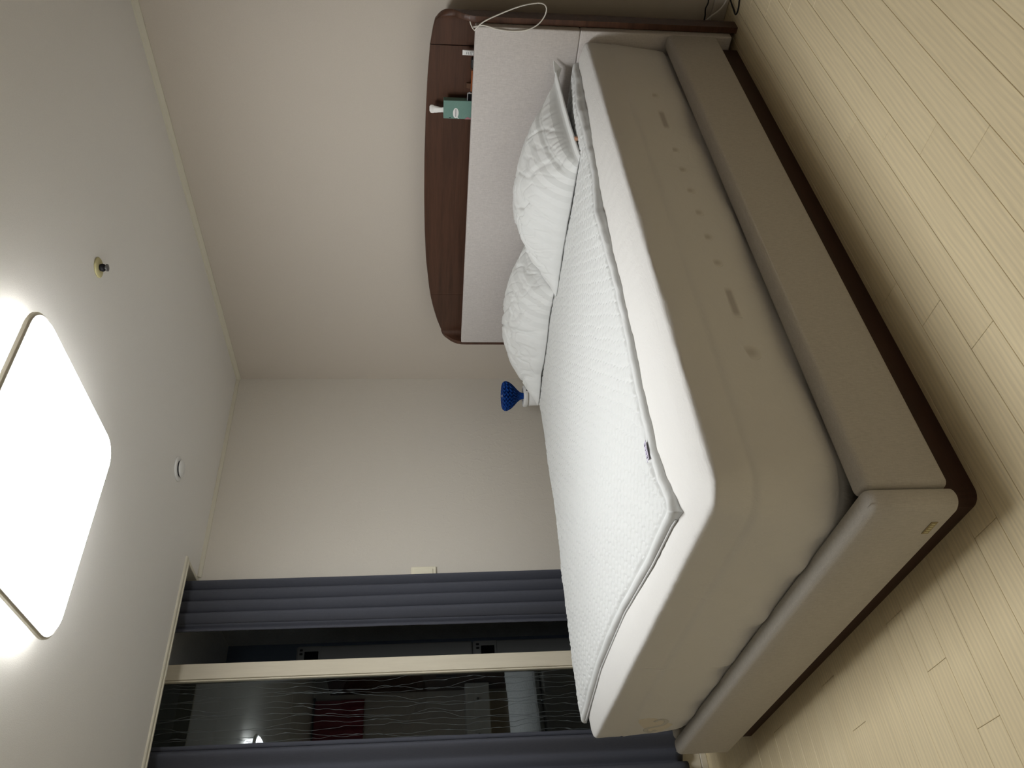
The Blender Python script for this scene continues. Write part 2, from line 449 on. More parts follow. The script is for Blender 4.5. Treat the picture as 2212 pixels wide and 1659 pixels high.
# ------------------------------------------------------------------ balcony beyond the door
BXR, BYF = 2.152, 4.86
structure(link('wall_balcony_side', box(BXR, BXR+.1, BY+.2, BYF+.1, -.1, 2.55), M['balc']))
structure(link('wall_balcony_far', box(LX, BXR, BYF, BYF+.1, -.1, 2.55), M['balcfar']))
structure(link('wall_balcony_near', box(LX-.1, LX, BY+.2, BYF+.1, -.1, 2.55), M['balc']))
structure(link('ceiling_balcony', box(LX, BXR, BY+.2, BYF, 2.49, 2.55), M['balc']))
structure(link('floor_balcony', box(LX, BXR, BY+.06, BYF, -.1, -.04), M['balc']))
def laundry(name, label, cat, z0, z1, y0=4.223, x0=1.24, x1=1.855, disp=.08):
    t = empty(name, ((x0+x1)/2, y0+.29, z0))
    link('body', box(x0, x1, y0, y0+.58, z0, z1, .012, 3), M['appliance'], t)
    cx, cz = (x0+x1)/2, z0+.50*(z1-z0)
    d = link('door', lathe([(0, -.028), (.15, -.028), (.185, -.016), (.19, -.001), (0, -.001)], (cx, y0, cz), 40, 'y'), M['screen'], t, True)
    link('door_ring', lathe([(.192, -.001), (.192, -.022), (.222, -.018), (.228, -.001)], (cx, y0, cz), 40, 'y', False), M['dark'], d, True)
    link('control_panel', box(x0+.004, x1-.004, y0-.004, y0-.0005, z1-.135, z1-.008, .002, 1), M['appliance'], t)
    link('display', box(x1-.085, x1-.035, y0-.007, y0-.0045, z1-.12, z1-.045, .002, 1), M['screen'], t)
    for q in range(2):
        link('button', box(x1-.055+.022*q, x1-.042+.022*q, y0-.008, y0-.0045, z1-.035, z1-.018, .002, 1), M['dark'], t)
    link('filter_flap', box(x0+.03, x0+.15, y0-.003, y0-.0005, z0+.05, z0+.12, .002, 1), M['dark'], t)
    tag(t, label, cat); return t
laundry('washing_machine', 'grey front-loading washing machine in the dark balcony, lower of the stack', 'appliance', -.04, .983)
laundry('tumble_dryer', 'grey front-loading dryer in the dark balcony, stacked on the washing machine', 'appliance', .985, 1.957)

# guessed things added behind the camera to give the door glass its reflections
t = empty('added_wall_cabinet', (2.60, FY+.14, .62))
link('carcass', box(2.25, 2.94, FY+.001, FY+.26, .62, .86, .004, 1), M['greypaint'], t)
for a, b in ((2.255, 2.592), (2.598, 2.935)):
    dr = link('door', box(a, b, FY+.2605, FY+.278, .625, .855, .003, 1), M['greypaint'], t)
    link('knob', lathe([(.0, .034), (.012, .033), (.012, .022), (.006, .018), (.006, .0)], ((a+b)/2, FY+.2785, .74), 12, 'y'), M['metal'], dr, True)
tag(t, 'pale grey low wall cabinet, unseen stand-in for the pale band reflected in the door glass', 'cabinet')
def wavy_cloth(x0, x1, y, z0, z1, waves, amp, nx=80, nzr=20, thick=.004, ph=0):
    vs, fs = [], []
    for side in (0, 1):
        for i in range(nx+1):
            s = i/nx
            for j in range(nzr+1):
                q = j/nzr; a = amp*(1-.55*q)
                vs.append((x0+(x1-x0)*s, y+a*math.sin(2*math.pi*waves*s+ph)+side*thick, z0+(z1-z0)*q))
    n = (nx+1)*(nzr+1); R = nzr+1
    for i in range(nx):
        for j in range(nzr):
            a = i*R+j; fs += [[a, a+R, a+R+1, a+1], [n+a, n+a+1, n+a+R+1, n+a+R]]
    for i in range(nx):
        fs += [[i*R, n+i*R, n+(i+1)*R, (i+1)*R], [i*R+nzr, (i+1)*R+nzr, n+(i+1)*R+nzr, n+i*R+nzr]]
    for j in range(nzr):
        fs += [[j, j+1, n+j+1, n+j], [nx*R+j, n+nx*R+j, n+nx*R+j+1, nx*R+j+1]]
    return pyd(vs, fs)
t = empty('added_hanging_cloth', (2.62, FY+.05, 1.80))  # added out of view so that a red shape reflects in the glass
link('cloth', wavy_cloth(2.34, 2.90, FY+.045, 1.86, 2.345, 5, .012), M['red'], t, True)
link('rod', tube([(2.31, FY+.047, 2.350), (2.93, FY+.047, 2.350)], .007, 8, 2), M['metal'], t, True)
for x in (2.32, 2.92): link('bracket', box(x-.008, x+.008, FY+.001, FY+.05, 2.340, 2.3655, .002, 1), M['metal'], t)
tag(t, 'dark red cloth on a rod, unseen stand-in for the red shape reflected in the door glass', 'cloth')

t = empty('added_wardrobe', (3.11, .2, 0))  # unseen, added to dim the light on bed and floor near the headboard
wx0, wx1, wy0, wy1 = 2.95, WX-.014, -.70, 1.12
link('carcass', box(wx0+.02, wx1, wy0, wy1, .06, 2.20, .002, 1), M['wood'], t)
link('kick_board', box(wx0+.05, wx1, wy0+.01, wy1-.01, 0, .0595), M['plinth'], t)
for k in range(4):
    a = wy0+(wy1-wy0)*k/4+.002; b = wy0+(wy1-wy0)*(k+1)/4-.002
    dr = link('door', box(wx0, wx0+.0195, a, b, .062, 2.198, .002, 1), M['wood'], t)
    y = b-.04 if k % 2 == 0 else a+.04
    link('handle', box(wx0-.022, wx0-.001, y-.006, y+.006, .95, 1.15, .004, 2), M['metal'], dr)
tag(t, 'tall dark walnut cupboard, unseen, added to darken the head side of the bed', 'added_wardrobe')
# ------------------------------------------------------------------ curtains
def curtain(name, label, x0, x1, y, z0, z1, folds, amp, seed, free_left=True, hem_side=None):
    t = empty(name, ((x0+x1)/2, y, z0))
    nx, nzr = 24*folds+24, 60
    r = random.Random(seed)
    offs = [r.uniform(-.3, .3) for _ in range(folds+3)]
    def shape(s, q):
        u = s*folds; i = int(u); f = u-i
        ph = u+.16*offs[i]*(1-f)+.16*offs[i+1]*f
        wv = math.sin(2*math.pi*ph)
        wv = math.sin(2*math.pi*ph+.75*math.sin(2*math.pi*ph+.6))+.18*math.sin(4*math.pi*ph+1)
        a = amp*(.55+.45*(1-q))
        sway = .012*(1-q)*math.sin(3*s+seed)+.004*nz(s*3, q*4, seed)
        lean = .006*math.sin(2.2*q+seed)*(s-.5)
        return (x0+(x1-x0)*s+.30*amp*math.cos(2*math.pi*ph)*(1-abs(2*s-1)**6)+lean-.0075*math.sin(4*math.pi*ph)*(1-abs(2*s-1)**6), y+a*wv+sway, z0+(z1-z0)*q)
    vs, fs = [], []; R = nzr+1; n = (nx+1)*R
    for sd in (0, 1):
        for i in range(nx+1):
            for j in range(R):
                p = shape(i/nx, j/nzr); vs.append((p[0], p[1]+.0025*sd, p[2]))
    for i in range(nx):
        for j in range(nzr):
            a = i*R+j; fs += [[a, a+R, a+R+1, a+1], [n+a, n+a+1, n+a+R+1, n+a+R]]
        fs += [[i*R, n+i*R, n+(i+1)*R, (i+1)*R], [i*R+nzr, (i+1)*R+nzr, n+(i+1)*R+nzr, n+i*R+nzr]]
    for j in range(nzr):
        fs += [[j, j+1, n+j+1, n+j], [nx*R+j, n+nx*R+j, n+nx*R+j+1, nx*R+j+1]]
    link('fabric', pyd(vs, fs), M['curtain'], t, True)
    # turned-over side hem, a narrow double band along the free edge
    vs, fs = [], []
    s0, s1 = (0.0, .016/(x1-x0)) if hem_side == 'left' else (1-.02/(x1-x0), 1.0)
    hw = .018
    for j in range(R):
        p = shape(0 if hem_side == 'left' else 1, j/nzr)
        sg = -1 if hem_side == 'left' else 1
        wob = .002*nz(j*.35, seed)
        a, b = p[0]+sg*(.001), p[0]+sg*(hw+wob)
        vs += [(a, p[1]-.001, p[2]), (b, p[1]-.004, p[2]), (b, p[1]+.0015, p[2]), (a, p[1]+.0035, p[2])]
    for j in range(nzr):
        for q in range(4): fs.append([4*j+q, 4*j+(q+1) % 4, 4*j+4+(q+1) % 4, 4*j+4+q])
    fs += [[0, 1, 2, 3], [4*nzr+q for q in range(4)]]
    link('side_hem', pyd(vs, fs), M['curtain'], t, True)
    for k in range(folds*2):
        x = x0+(x1-x0)*(k+.5)/(folds*2)
        link('curtain_hook', tube([(x, y, z1-.012), (x, y-.003, z1+.012), (x, y, z1+.03)], .0018, 6, 3), M['white'], t, True)
    return tag(t, label, 'curtain')
CY = 3.505
curtain('curtain', 'gathered slate grey curtain beside the wall switch', 1.645, 1.886, CY, .122, RZ-.06, 4, .034, 3, hem_side='left')
curtain('curtain', 'slate grey curtain at the foot end of the bed covering the door glass', .05, 1.099, CY, .1245, RZ-.06, 7, .034, 5, hem_side='right')
t = empty('curtain_rail', (.5, CY, RZ-.04))
link('track', box(LX+.02, RX-.03, CY-.012, CY+.012, RZ-.028, RZ-.003, .003, 1), M['white'], t)
link('end_cap', box(RX-.03, RX-.02, CY-.014, CY+.014, RZ-.030, RZ-.002, .003, 1), M['white'], t)
tag(t, 'white curtain track inside the ceiling recess', 'curtain rail')

# ------------------------------------------------------------------ ceiling lamp, sprinkler, detector, switch
lx0, lx1, ly0, ly1 = .981, 1.675, 1.527, 2.173
t = empty('ceiling_lamp', ((lx0+lx1)/2, (ly0+ly1)/2, CZ-0.1080))
def lp(d, z, r=.075): return [(x, y, z) for x, y in rrect(lx0+d, lx1-d, ly0+d, ly1-d, r, 6, 8)]
link('diffuser', rings([lp(.006, CZ-0.0805), lp(.005, CZ-0.0840), lp(.010, CZ-0.0900), lp(.03, CZ-0.0980), lp(.10, CZ-0.1050), lp(.2, CZ-0.1080, .07)]), M['lamp'], t, True)
for z0, z1, d, m in ((CZ-0.0800, CZ-0.0745, -.001, 'metal'), (CZ-0.0745, CZ-0.0658, -.006, 'ivory'), (CZ-0.0658, CZ-0.0600, -.001, 'metal')):
    link('rim_band', rings([lp(.012, z0), lp(d, z0), lp(d, z1), lp(.012, z1)]), M['ivory' if m == 'ivory' else 'greypaint'], t)
link('side_diffuser', rings([lp(.010, CZ-0.0595, .11), lp(.006, CZ-0.0380, .12), lp(.010, CZ-0.0020, .12)]), M['lampside'], t, True)
tag(t, 'square white ceiling lamp with rounded corners, switched on', 'lamp')
t = empty('sprinkler_head', (2.212, 1.848, CZ-.04))
c = (2.212, 1.848, CZ)
link('escutcheon', lathe([(.034, -.0005), (.036, -.003), (.033, -.006), (.018, -.008), (.0, -.008)], c, 32), M['cream'], t, True)
link('nozzle', lathe([(.012, -.008), (.014, -.016), (.012, -.022), (.007, -.024), (0, -.024)], c, 20), M['dark'], t, True)
link('deflector', lathe([(.006, -.024), (.006, -.028), (.013, -.029), (.013, -.033), (.005, -.035), (0, -.035)], c, 12), M['metal'], t)
tag(t, 'cream ceiling plate with a dark sprinkler nozzle', 'sprinkler')
t = empty('fire_detector', (2.187, 2.997, CZ-.03)); c = (2.187, 2.997, CZ)
link('base_ring', lathe([(.058, -.0005), (.058, -.004), (.052, -.008), (.042, -.008)], c, 40), M['white'], t, True)
link('slot', lathe([(.036, -.008), (.036, -.0135), (0, -.0135)], c, 40), M['dark'], t, True)
link('cover', lathe([(.036, -.014), (.040, -.0145), (.040, -.017), (.036, -.021), (.02, -.0245), (0, -.0255)], c, 40), M['white'], t, True)
tag(t, 'round white detector on the ceiling with a dark slot', 'detector')
t = empty('wall_switch', (1.91, BY, 1.1925))
sw = plain('switch_ivory', (245, 239, 216), .35, .5)
link('plate', box(1.85, 1.974, BY-.012, BY-.0005, 1.1925, 1.3185, .004, 2), sw, t)
link('rocker', box(1.862, 1.908, BY-.016, BY-.0125, 1.208, 1.303, .002, 1), sw, t)
link('rocker', box(1.914, 1.960, BY-.016, BY-.0125, 1.208, 1.303, .002, 1), sw, t)
tag(t, 'ivory wall switch plate half behind the curtain', 'switch')

# ------------------------------------------------------------------ bed frame
bed = empty('bed_frame', (2.0, 2.22, 0))
HB0, HB1 = 1.334, 3.108
def hb_path():
    """plan path of the wooden shell: near wing front -> back panel -> far wing front, with outward normals and rim heights"""
    pts = []; r = .05; xf, xb = 3.10, 3.195
    def hy(y):
        return float(np.interp(y, [1.334, 1.355, 1.40, 1.482, 1.62, 1.79, 2.0, 2.2, 2.4, 2.573, 2.757, 2.822, 2.904, 2.989, 3.05, 3.108],
                                  [1.172, 1.184, 1.20, 1.214, 1.225, 1.233, 1.239, 1.241, 1.239, 1.233, 1.217, 1.209, 1.194, 1.174, 1.155, 1.135]))
    def hx(x): return float(np.interp(x, [3.0995, 3.101, 3.106, 3.116, 3.13, 3.141, 3.167, 3.19], [1.00, 1.042, 1.065, 1.085, 1.104, 1.114, 1.138, 1.163]))
    for i in range(31): x = xf+(xb-r-xf)*(i/30)**2.0; pts.append((x, HB0, 0, -1, hx(x)))
    for i in range(1, 9):
        a = math.pi/2*i/8; x = xb-r+r*math.sin(a); y = HB0+r-r*math.cos(a)
        pts.append((x, y, math.sin(a), -math.cos(a), hx(x)*(1-i/8)+hy(y)*(i/8)))
    for i in range(1, 50): y = HB0+r+(HB1-HB0-2*r)*i/50; pts.append((xb, y, 1, 0, hy(y)))
    for i in range(0, 9):
        a = math.pi/2*i/8; x = xb-r+r*math.cos(a); y = HB1-r+r*math.sin(a)
        pts.append((x, y, math.cos(a), math.sin(a), hx(x)*(i/8)+hy(y)*(1-i/8)))
    for i in range(1, 31): x = xb-r-(xb-r-xf)*(1-(1-i/30)**2.0); pts.append((x, HB1, 0, 1, hx(x)))
    return pts
HP = hb_path(); TH = .023
def shell(sel):
    loops = []
    for (x, y, nx_, ny_, h) in sel:
        xi, yi = x-TH*nx_, y-TH*ny_
        e = .004
        loops.append([(x, y, 0.0), (xi, yi, 0.0), (xi, yi, h-e), (xi+e*nx_, yi+e*ny_, h), (x-e*nx_, y-e*ny_, h), (x, y, h-e)])
    return auto_smooth(rings(loops), .7)
def cut(y0, y1):
    def at(y):
        P = [p for p in HP]
        for a, b in zip(P, P[1:]):
            if a[2] == 1 and b[2] == 1 and a[1] <= y <= b[1]:
                f = (y-a[1])/(b[1]-a[1]); return (a[0], y, 1, 0, a[4]+f*(b[4]-a[4]))
    inside = [p for p in HP if y0 < p[1] < y1]
    if y0 < HB0: return [p for p in HP if p[1] < y1]+[at(y1)]
    if y1 > HB1: return [at(y0)]+[p for p in HP if p[1] > y0]
    return [at(y0)]+inside+[at(y1)]
link('headboard_end', shell(cut(-9, 1.4795)), M['wood'], bed)
link('headboard_panel', shell(cut(1.4835, 2.806)), M['wood'], bed)
link('headboard_end', shell(cut(2.808, 9)), M['wood'], bed)
link('headboard_shelf', box(3.112, 3.171, 1.362, 3.08, 1.000, 1.018, .001, 1), M['wood'], bed)
CF = 3.072
link('headboard_cushion', box(CF, 3.111, 1.360, 3.066, .6325, 1.042, .006, 3), M['cushion'], bed, True)
link('headboard_cushion', box(CF, 3.111, 1.360, 3.066, .022, .6315, .006, 3), M['cushion'], bed, True)
RB, RT = .085, .29
def railbox(x0, x1, y0, y1):
    return box(x0, x1, y0, y1, RB, RT, .019, 5)
link('side_rail', railbox(.9205, CF-.002, 1.355, 1.415), M['rail'], bed, True)
link('side_rail', railbox(.9205, CF-.002, 3.040, 3.100), M['rail'], bed, True)
fr = [[(x, y, z) for x, y in rrect(.864+d, .9195-d*.3, 1.353+d, 3.102-d, r, 20, 8)] for d, z, r in
      ((.006, RB, .024), (0, RB+.006, .026), (0, RT-.016, .026), (.005, RT-.005, .022), (.014, RT, .016))]
foot = link('foot_rail', rings(fr), M['rail'], bed, True)
link('seam', tube([(.8785, 1.36, RT-.001), (.8785, 3.09, RT-.001)], .0010, 6, 2), M['rail'], foot)
link('badge', box(.8625, .8638, 1.419, 1.469, .109, .125, .0006, 1), M['gold'], foot, False, 'small aged gold plate')
bd = [o for o in bed.children if o.name.startswith('foot')]
for i in range(5):
    y = 1.425+i*.0085
    link('badge_letter', box(.8618, .8624, y, y+.005, .1125, .1215, .0002, 1), M['cream'], foot)
link('bed_base', box(.9205, CF-.004, 1.4155, 3.0395, .16, .215, .002, 1), M['black'], bed)
bm = bmesh.new()
link('plinth', rings([[(x, y, z) for x, y in rrect(.906, 3.068, 1.397, 3.062, .03, 6, 6)] for z in (0.0, .0845)]), M['plinth'], bed)
tag(bed, 'taupe upholstered bed frame with dark walnut curved headboard', 'bed')

# ------------------------------------------------------------------ mattress under its fitted sheet
MB = .2915
def sheet_loops():
    prof = [(0, -.001, .245), (0, 0, .28), (0.001, .003, MB), (.05, .009, .302), (.15, .013, .33), (.3, .017, .39), (.45, .019, .44), (.6, .021, .49), (.66, .022, .507), (.68, .0195, .514),
            (.72, .021, .523), (.85, .020, .56), (1.0, .0205, .597), (1.0, .0195, .6065), (1.0, .016, .6125), (1.0, .008, .6165), (1.0, -.008, .6205), (1.0, -.030, .628), (1.0, -.06, .632), (1.0, -.12, .636), (1.0, -.25, .638)]
    out = []
    for k, (lean, o, z) in enumerate(prof):
        x0 = .922+.018*lean-o; x1 = 3.060+o*.3; y0 = 1.420-.016*lean-o; y1 = 3.036+.015*lean+o
        r = max(.04, float(np.interp(z, [.29, .34, .46, .60, .62], [.135, .125, .112, .065, .055]))-.1*max(0, -o))
        loop = []
        for i, (x, y) in enumerate(rrect(x0, x1, y0, y1, r, 120, 14, min(r, .045))):
            side = max(0, 1-(z-MB)/.08)*min(1, max(0, (z-.285)/.012))
            d = 0
            if y > 1.43 and x < 1.2: d = .007*side*(math.sin(y*23)+.6*math.sin(y*41+1)+.5*nz(y*9, z*6))
            dy = 0
            if y < 1.5: dy = .006*side*(math.sin(x*7+.5)+.5*math.sin(x*17)) + .003*nz(x*5, z*5, 3)*(1 if z < .6 else 0)
            dz = 0
            if z > .6: dz = .0012*nz(x*4, y*4, 1)+.0008*nz(x*22, y*22, 2)
            if y < 1.6 or x < 1.1: dz += .0015*nz(x*60+y*40, y*30-x*20, 5)*(1 if z > .58 else 0)
            loop.append((x-d, y-dy, z+dz))
        out.append(loop)
    return out
mt = empty('mattress', (2.0, 2.22, MB))
sh = link('fitted_sheet', rings(sheet_loops()), M['sheet'], mt, True)
SY = 1.386
def ysurf(x): return 1.420-.016*.36-.0178-.003*nz(x*5, .41*5, 3)
for x, rv in [(2.662, .019), (2.308, .018), (2.192, .018), (2.077, .018), (1.962, .018), (1.843, .018), (1.724, .018), (1.366, .028)]:
    link('vent_outline', lathe([(0, -.0009), (rv*.8, -.0009), (rv, -.0006), (rv*1.02, .002)], (x, ysurf(x), .411), 24, 'y'), M['vent_spot'], sh)
for xa, xb in ((2.437, 2.560), (1.496, 1.619)):
    y = min(ysurf(xa), ysurf(xb))
    link('handle_outline', box(xa, xb, y-.0009, y+.005, .397, .423, .0006, 1), M['handle_spot'], sh, False, 'faint grey strap handle under the sheet')
fx = .9118
link('logo_patch', prism([(2.803, .492), (2.791, .46), (2.797, .43), (2.817, .405), (2.845, .375), (2.870, .352), (2.905, .36), (2.937, .378), (2.949, .395), (2.937, .42), (2.910, .445), (2.870, .468), (2.833, .486)], 'x', fx-.0016, fx+.006), M['logo_tan'], sh, False, 'faint tan emblem patch under the sheet')
lc = link('logo_curl', tube([(fx-.0016, 2.827, .43), (fx-.0016, 2.810, .408), (fx-.0016, 2.827, .385), (fx-.0016, 2.865, .388), (fx-.0016, 2.883, .41), (fx-.0016, 2.900, .44), (fx-.0016, 2.930, .438), (fx-.0016, 2.943, .415), (fx-.0016, 2.920, .402)], .0085, 8, 6), M['logo_grey'], sh, True)
for v in lc.data.vertices: v.co.x = (fx-.0016-WLOC[sh].x)+(v.co.x-(fx-.0016-WLOC[sh].x))*.08
sm = link('seam', tube([(.9135, 2.345, .31), (.9125, 2.345, .35), (.9122, 2.345, .44), (.9125, 2.345, .52), (.9195, 2.345, .585)], .0016, 6, 6), M['sheet'], sh, True)
tag(mt, 'thick mattress in a white fitted sheet on the taupe bed frame', 'mattress')

# ------------------------------------------------------------------ quilted pad
NXQ, NYQ = 640, 520
nearx = [.962, 1.05, 1.19, 1.37, 1.70, 2.063, 2.246, 2.40, 2.70, 2.968, 3.03]
neary = [1.512, 1.556, 1.585, 1.578, 1.557, 1.548, 1.534, 1.51, 1.467, 1.446, 1.444]
footy = [1.512, 1.61, 1.816, 2.173, 2.598, 3.00, 3.05]
footx = [.962, .986, .994, 1.028, 1.028, .975, .965]
farx = [.96, 1.1, 1.216, 1.337, 1.62, 1.96, 2.3, 2.58, 3.03]
fary = [3.02, 3.035, 3.045, 3.03, 3.005, 2.985, 3.0, 3.03, 3.04]
nearx = [v*1.015 for v in nearx[:-1]]+[3.03]; neary = [v*1.015 for v in neary]
footx = [v*1.015 for v in footx]; footy = [v*1.015 for v in footy]
farx = [v*1.012 for v in farx[:-1]]+[3.03]; fary = [v*1.010 for v in fary]
nearx[0] += .012; footx[0] += .012; neary[0] += .022; footy[0] += .022
def quilt():
    s = np.linspace(0, 1, NXQ+1); t = np.linspace(0, 1, NYQ+1)
    Sg, Tg = np.meshgrid(s, t, indexing='ij')
    Xs = .988+Sg*(3.03-.988)
    yn = np.interp(Xs, nearx, neary); yf = np.interp(Xs, farx, fary)
    yn = yn+.0025*np.sin(Xs*23)+.0018*np.sin(Xs*57+1)+.001*np.sin(Xs*120)
    Y = yn+Tg*(yf-yn)
    fxx = np.interp(Y, footy, footx)
    X = fxx+Sg*(3.03-fxx)
    dn = np.minimum.reduce([Y-yn, yf-Y, X-fxx, np.maximum(3.03-X, 0)])
    p, a, L = .028, .0072, .052
    wx = np.zeros_like(X); wy = np.zeros_like(X)
    for i in range(X.shape[0]):
        for j in range(X.shape[1]):
            wx[i, j] = nz(X[i, j]*9, Y[i, j]*9, 11); wy[i, j] = nz(X[i, j]*9, Y[i, j]*9, 17)
    Xw = X+.009*wx; Yw = Y+.009*wy
    u = Xw/p; ph = a/p*np.sin(2*np.pi*Yw/L)
    # ogee lattice: neighbouring stitch lines mirror each other
    i0 = np.floor(u); best = np.full(u.shape, 9.)
    for k in (-1, 0, 1, 2):
        li = i0+k; sgn = np.where(li % 2 == 0, 1, -1)
        best = np.minimum(best, np.abs(u-li-sgn*ph))
    puff = np.clip(best/.30, 0, 1); puff = np.sqrt(1-(1-puff)**2)
    border = np.clip((dn-.020)/.012, 0, 1); border = border*border*(3-2*border)
    edge = np.clip(dn/.014, 0, 1); edge = np.sqrt(1-(1-edge)**2)
    low = np.zeros_like(X); fine = np.zeros_like(X)
    for i in range(X.shape[0]):
        for j in range(X.shape[1]):
            low[i, j] = nz(X[i, j]*3.2, Y[i, j]*3.2, 4); 
    fine = .0012*np.sin(X*170+Y*60+6*low)*np.sin(Y*210-X*40)
    Z = .6445+.011*edge+border*(.0075*puff*(1+.5*wx)-.003)+.004*low*edge+fine*border*1.0
    stitch = np.exp(-((dn-.020)/.004)**2); Z -= .003*stitch
    Z += .0010*np.sin(X*38+9*low)*np.exp(-dn/.03)+.0008*np.sin(Y*41+9*low)*np.exp(-dn/.03)
    # slight lift of the near edge towards the pillows
    Z += .012*np.exp(-((X-2.2)/.12)**2)*np.exp(-((Y-1.56)/.10)**2)+.010*np.exp(-((X-2.75)/.15)**2)*np.exp(-((Y-1.5)/.08)**2)
    Z += .009*np.exp(-((X-nearx[0])**2+(Y-neary[0])**2)/.05**2)
    R = NYQ+1
    vs = np.stack([X, Y, Z], -1).reshape(-1, 3)
    ij = np.arange(NXQ)[:, None]*R+np.arange(NYQ)[None, :]; ij = ij.ravel()
    fs = np.stack([ij, ij+R, ij+R+1, ij+1], -1)
    # underside skirt
    ring = [i*R for i in range(NXQ+1)]+[NXQ*R+j for j in range(1, R)]+[i*R+NYQ for i in range(NXQ-1, -1, -1)]+[j for j in range(NYQ-1, 0, -1)]
    b = len(vs); low_v = vs[ring].copy(); low_v[:, 2] = .631
    c = low_v.mean(0); inn = low_v.copy(); dv = (c-low_v)[:, :2]; inn[:, :2] += dv/np.linalg.norm(dv, axis=1)[:, None]*.10; inn[:, 2] = .6425
    vs = np.vstack([vs, low_v, inn])
    n = len(ring); faces = [list(map(int, f)) for f in fs]
    for k in range(n):
        q = (k+1) % n; faces.append([ring[k], b+k, b+q, ring[q]]); faces.append([b+k, b+n+k, b+n+q, b+q])
    faces.append([b+n+k for k in range(n)])
    me = bpy.data.meshes.new('quilt'); me.from_pydata([tuple(v) for v in vs], [], faces); me.update()
    bm = bmesh.new(); bm.from_mesh(me); bmesh.ops.recalc_face_normals(bm, faces=bm.faces); bm.to_mesh(me); bm.free()
    return me
qt = empty('mattress_pad', (2.0, 2.25, .645))
qb = link('quilted_cover', quilt(), M['topper'], qt, True)
rim = [(np.interp(y, footy, footx)-.001, y, .637) for y in np.linspace(1.60, 3.03, 40)]
link('edge_piping', tube([tuple(map(float, p)) for p in rim], .003, 8, 3), M['topper'], qt, True)
ctr = Vector((1.212, 1.609, .6725)); ax = Vector((.055, .0, 0)).normalized(); rot = Matrix(((1, 0, 0), (0, 1, 0), (0, 0, 1))).to_4x4()
tg = link('brand_tag', prism([(1.2005, 1.623), (1.2575, 1.618), (1.2575, 1.638), (1.2005, 1.643)], 'z', .6600, .6612), M['tagc'], qt, False, 'small lilac woven tag with dark lettering')
link('lettering', text_mesh('E L L E', .0165, Matrix.Translation((1.229, 1.6305, .6614)) @ Matrix.Rotation(math.radians(-5), 4, 'Z')), M['ink'], tg)
tag(qt, 'white quilted mattress pad laid over the fitted sheet', 'mattress pad')

# ------------------------------------------------------------------ pillows
def pillow(name, label, A, B, C_, D_, th, seed, hemend=True):
    A, B, C_, D_ = map(np.array, (A, B, C_, D_))
    n, m = 130, 160; top = []; uv = []
    def base(s, t): return (1-s)*(1-t)*A+(1-s)*t*B+s*t*C_+s*(1-t)*D_      # s: front to back, t: near to far
    def pinch(s, t):
        # the long sides draw in between the corners
        a, b = 2*s-1, 2*t-1
        return .5+.5*a*(1-.05*(1-b*b)), .5+.5*b*(1-.035*(1-a*a))
    def fold(s, t, k):
        return nz(s*k+seed, t*k*1.3, seed*1.7)
    topg = np.zeros((n+1, m+1, 3)); botg = np.zeros((n+1, m+1, 3))
    for i in range(n+1):
        s = i/n
        for j in range(m+1):
            t = j/m; ps, pt = pinch(s, t); P = base(ps, pt)+np.array([.014*nz(t*6, seed, 1)*(1-s)**3, 0, .006*max(0, nz(t*5+3, seed, 4))*(1-s)**4*min(1, 6*t)])
            t0 = .055 if hemend else 0.0
            tt = max(0, (t-t0)/(1-t0)); b = 2*tt-1; a = 2*s-1
            pr = max(0, 1-abs(a)**2.2)**.62*max(0, 1-abs(b)**2.4)**.62
            wr = .008*fold(s, t, 3.0)+.004*fold(s+3, t, 7)
            # creases gathering along the front and the far end
            w1 = nz(t*6+.8*nz(s*5, t*5, seed), s*2.2-t*2.5, seed); w2 = nz(t*13-s*5+seed*2, s*5+t*4+.6*nz(s*9, t*7), 7); w3 = nz(t*30+s*12, s*16-t*9, seed+3)
            cre = (.050*max(0, .15-abs(w1))+.042*max(0, .12-abs(w2))*(.3+.7*(1-s))+.0012*max(0, .25-abs(w3)))*(1.5 if t > .45 or not hemend else .8)
            if hemend: cre += .0022*math.sin(s*70+9*nz(s*7, 1))*math.exp(-((t-t0-.035)/.03)**2)+.006*math.exp(-((t-t0-.085)/.008)**2)
            h = th*pr*(1+.5*wr/.05)-cre*min(1, pr*3)
            lip = .003
            topg[i, j] = P+np.array([0, 0, lip+h+.002*nz(s*9, t*9, seed)])
            botg[i, j] = P+np.array([0, 0, -lip+.001*pr])
    vs = []; fs = []; R = m+1; N = (n+1)*R
    vs = np.vstack([topg.reshape(-1, 3), botg.reshape(-1, 3)])
    for i in range(n):
        for j in range(m):
            q = i*R+j; fs += [[q, q+R, q+R+1, q+1], [N+q, N+q+1, N+q+R+1, N+q+R]]
    for i in range(n):
        fs += [[i*R, N+i*R, N+(i+1)*R, (i+1)*R], [i*R+m, (i+1)*R+m, N+(i+1)*R+m, N+i*R+m]]
    for j in range(m):
        fs += [[j, j+1, N+j+1, N+j], [n*R+j, N+n*R+j, N+n*R+j+1, n*R+j+1]]
    me = bpy.data.meshes.new('pillow'); me.from_pydata([tuple(v) for v in vs], [], fs); me.update()
    ul = me.uv_layers.new(name='UVMap')
    for lp_ in me.loops:
        k = lp_.vertex_index % N; ul.data[lp_.index].uv = ((k//R)/n, (k % R)/m)
    bm = bmesh.new(); bm.from_mesh(me); bmesh.ops.recalc_face_normals(bm, faces=bm.faces); bm.to_mesh(me); bm.free()
    c = (A+B+C_+D_)/4
    t = empty(name, (c[0], c[1], min(A[2], B[2])-.01))
    body = link('pillowcase', me, M['pillow'], t, True)
    return t, body, topg, botg
pt, pb, TG, BG = pillow('pillow', '', (2.585, 1.595, .6645), (2.595, 2.30, .6645), (3.03, 2.27, .735), (3.03, 1.50, .715), .157, 2.0)
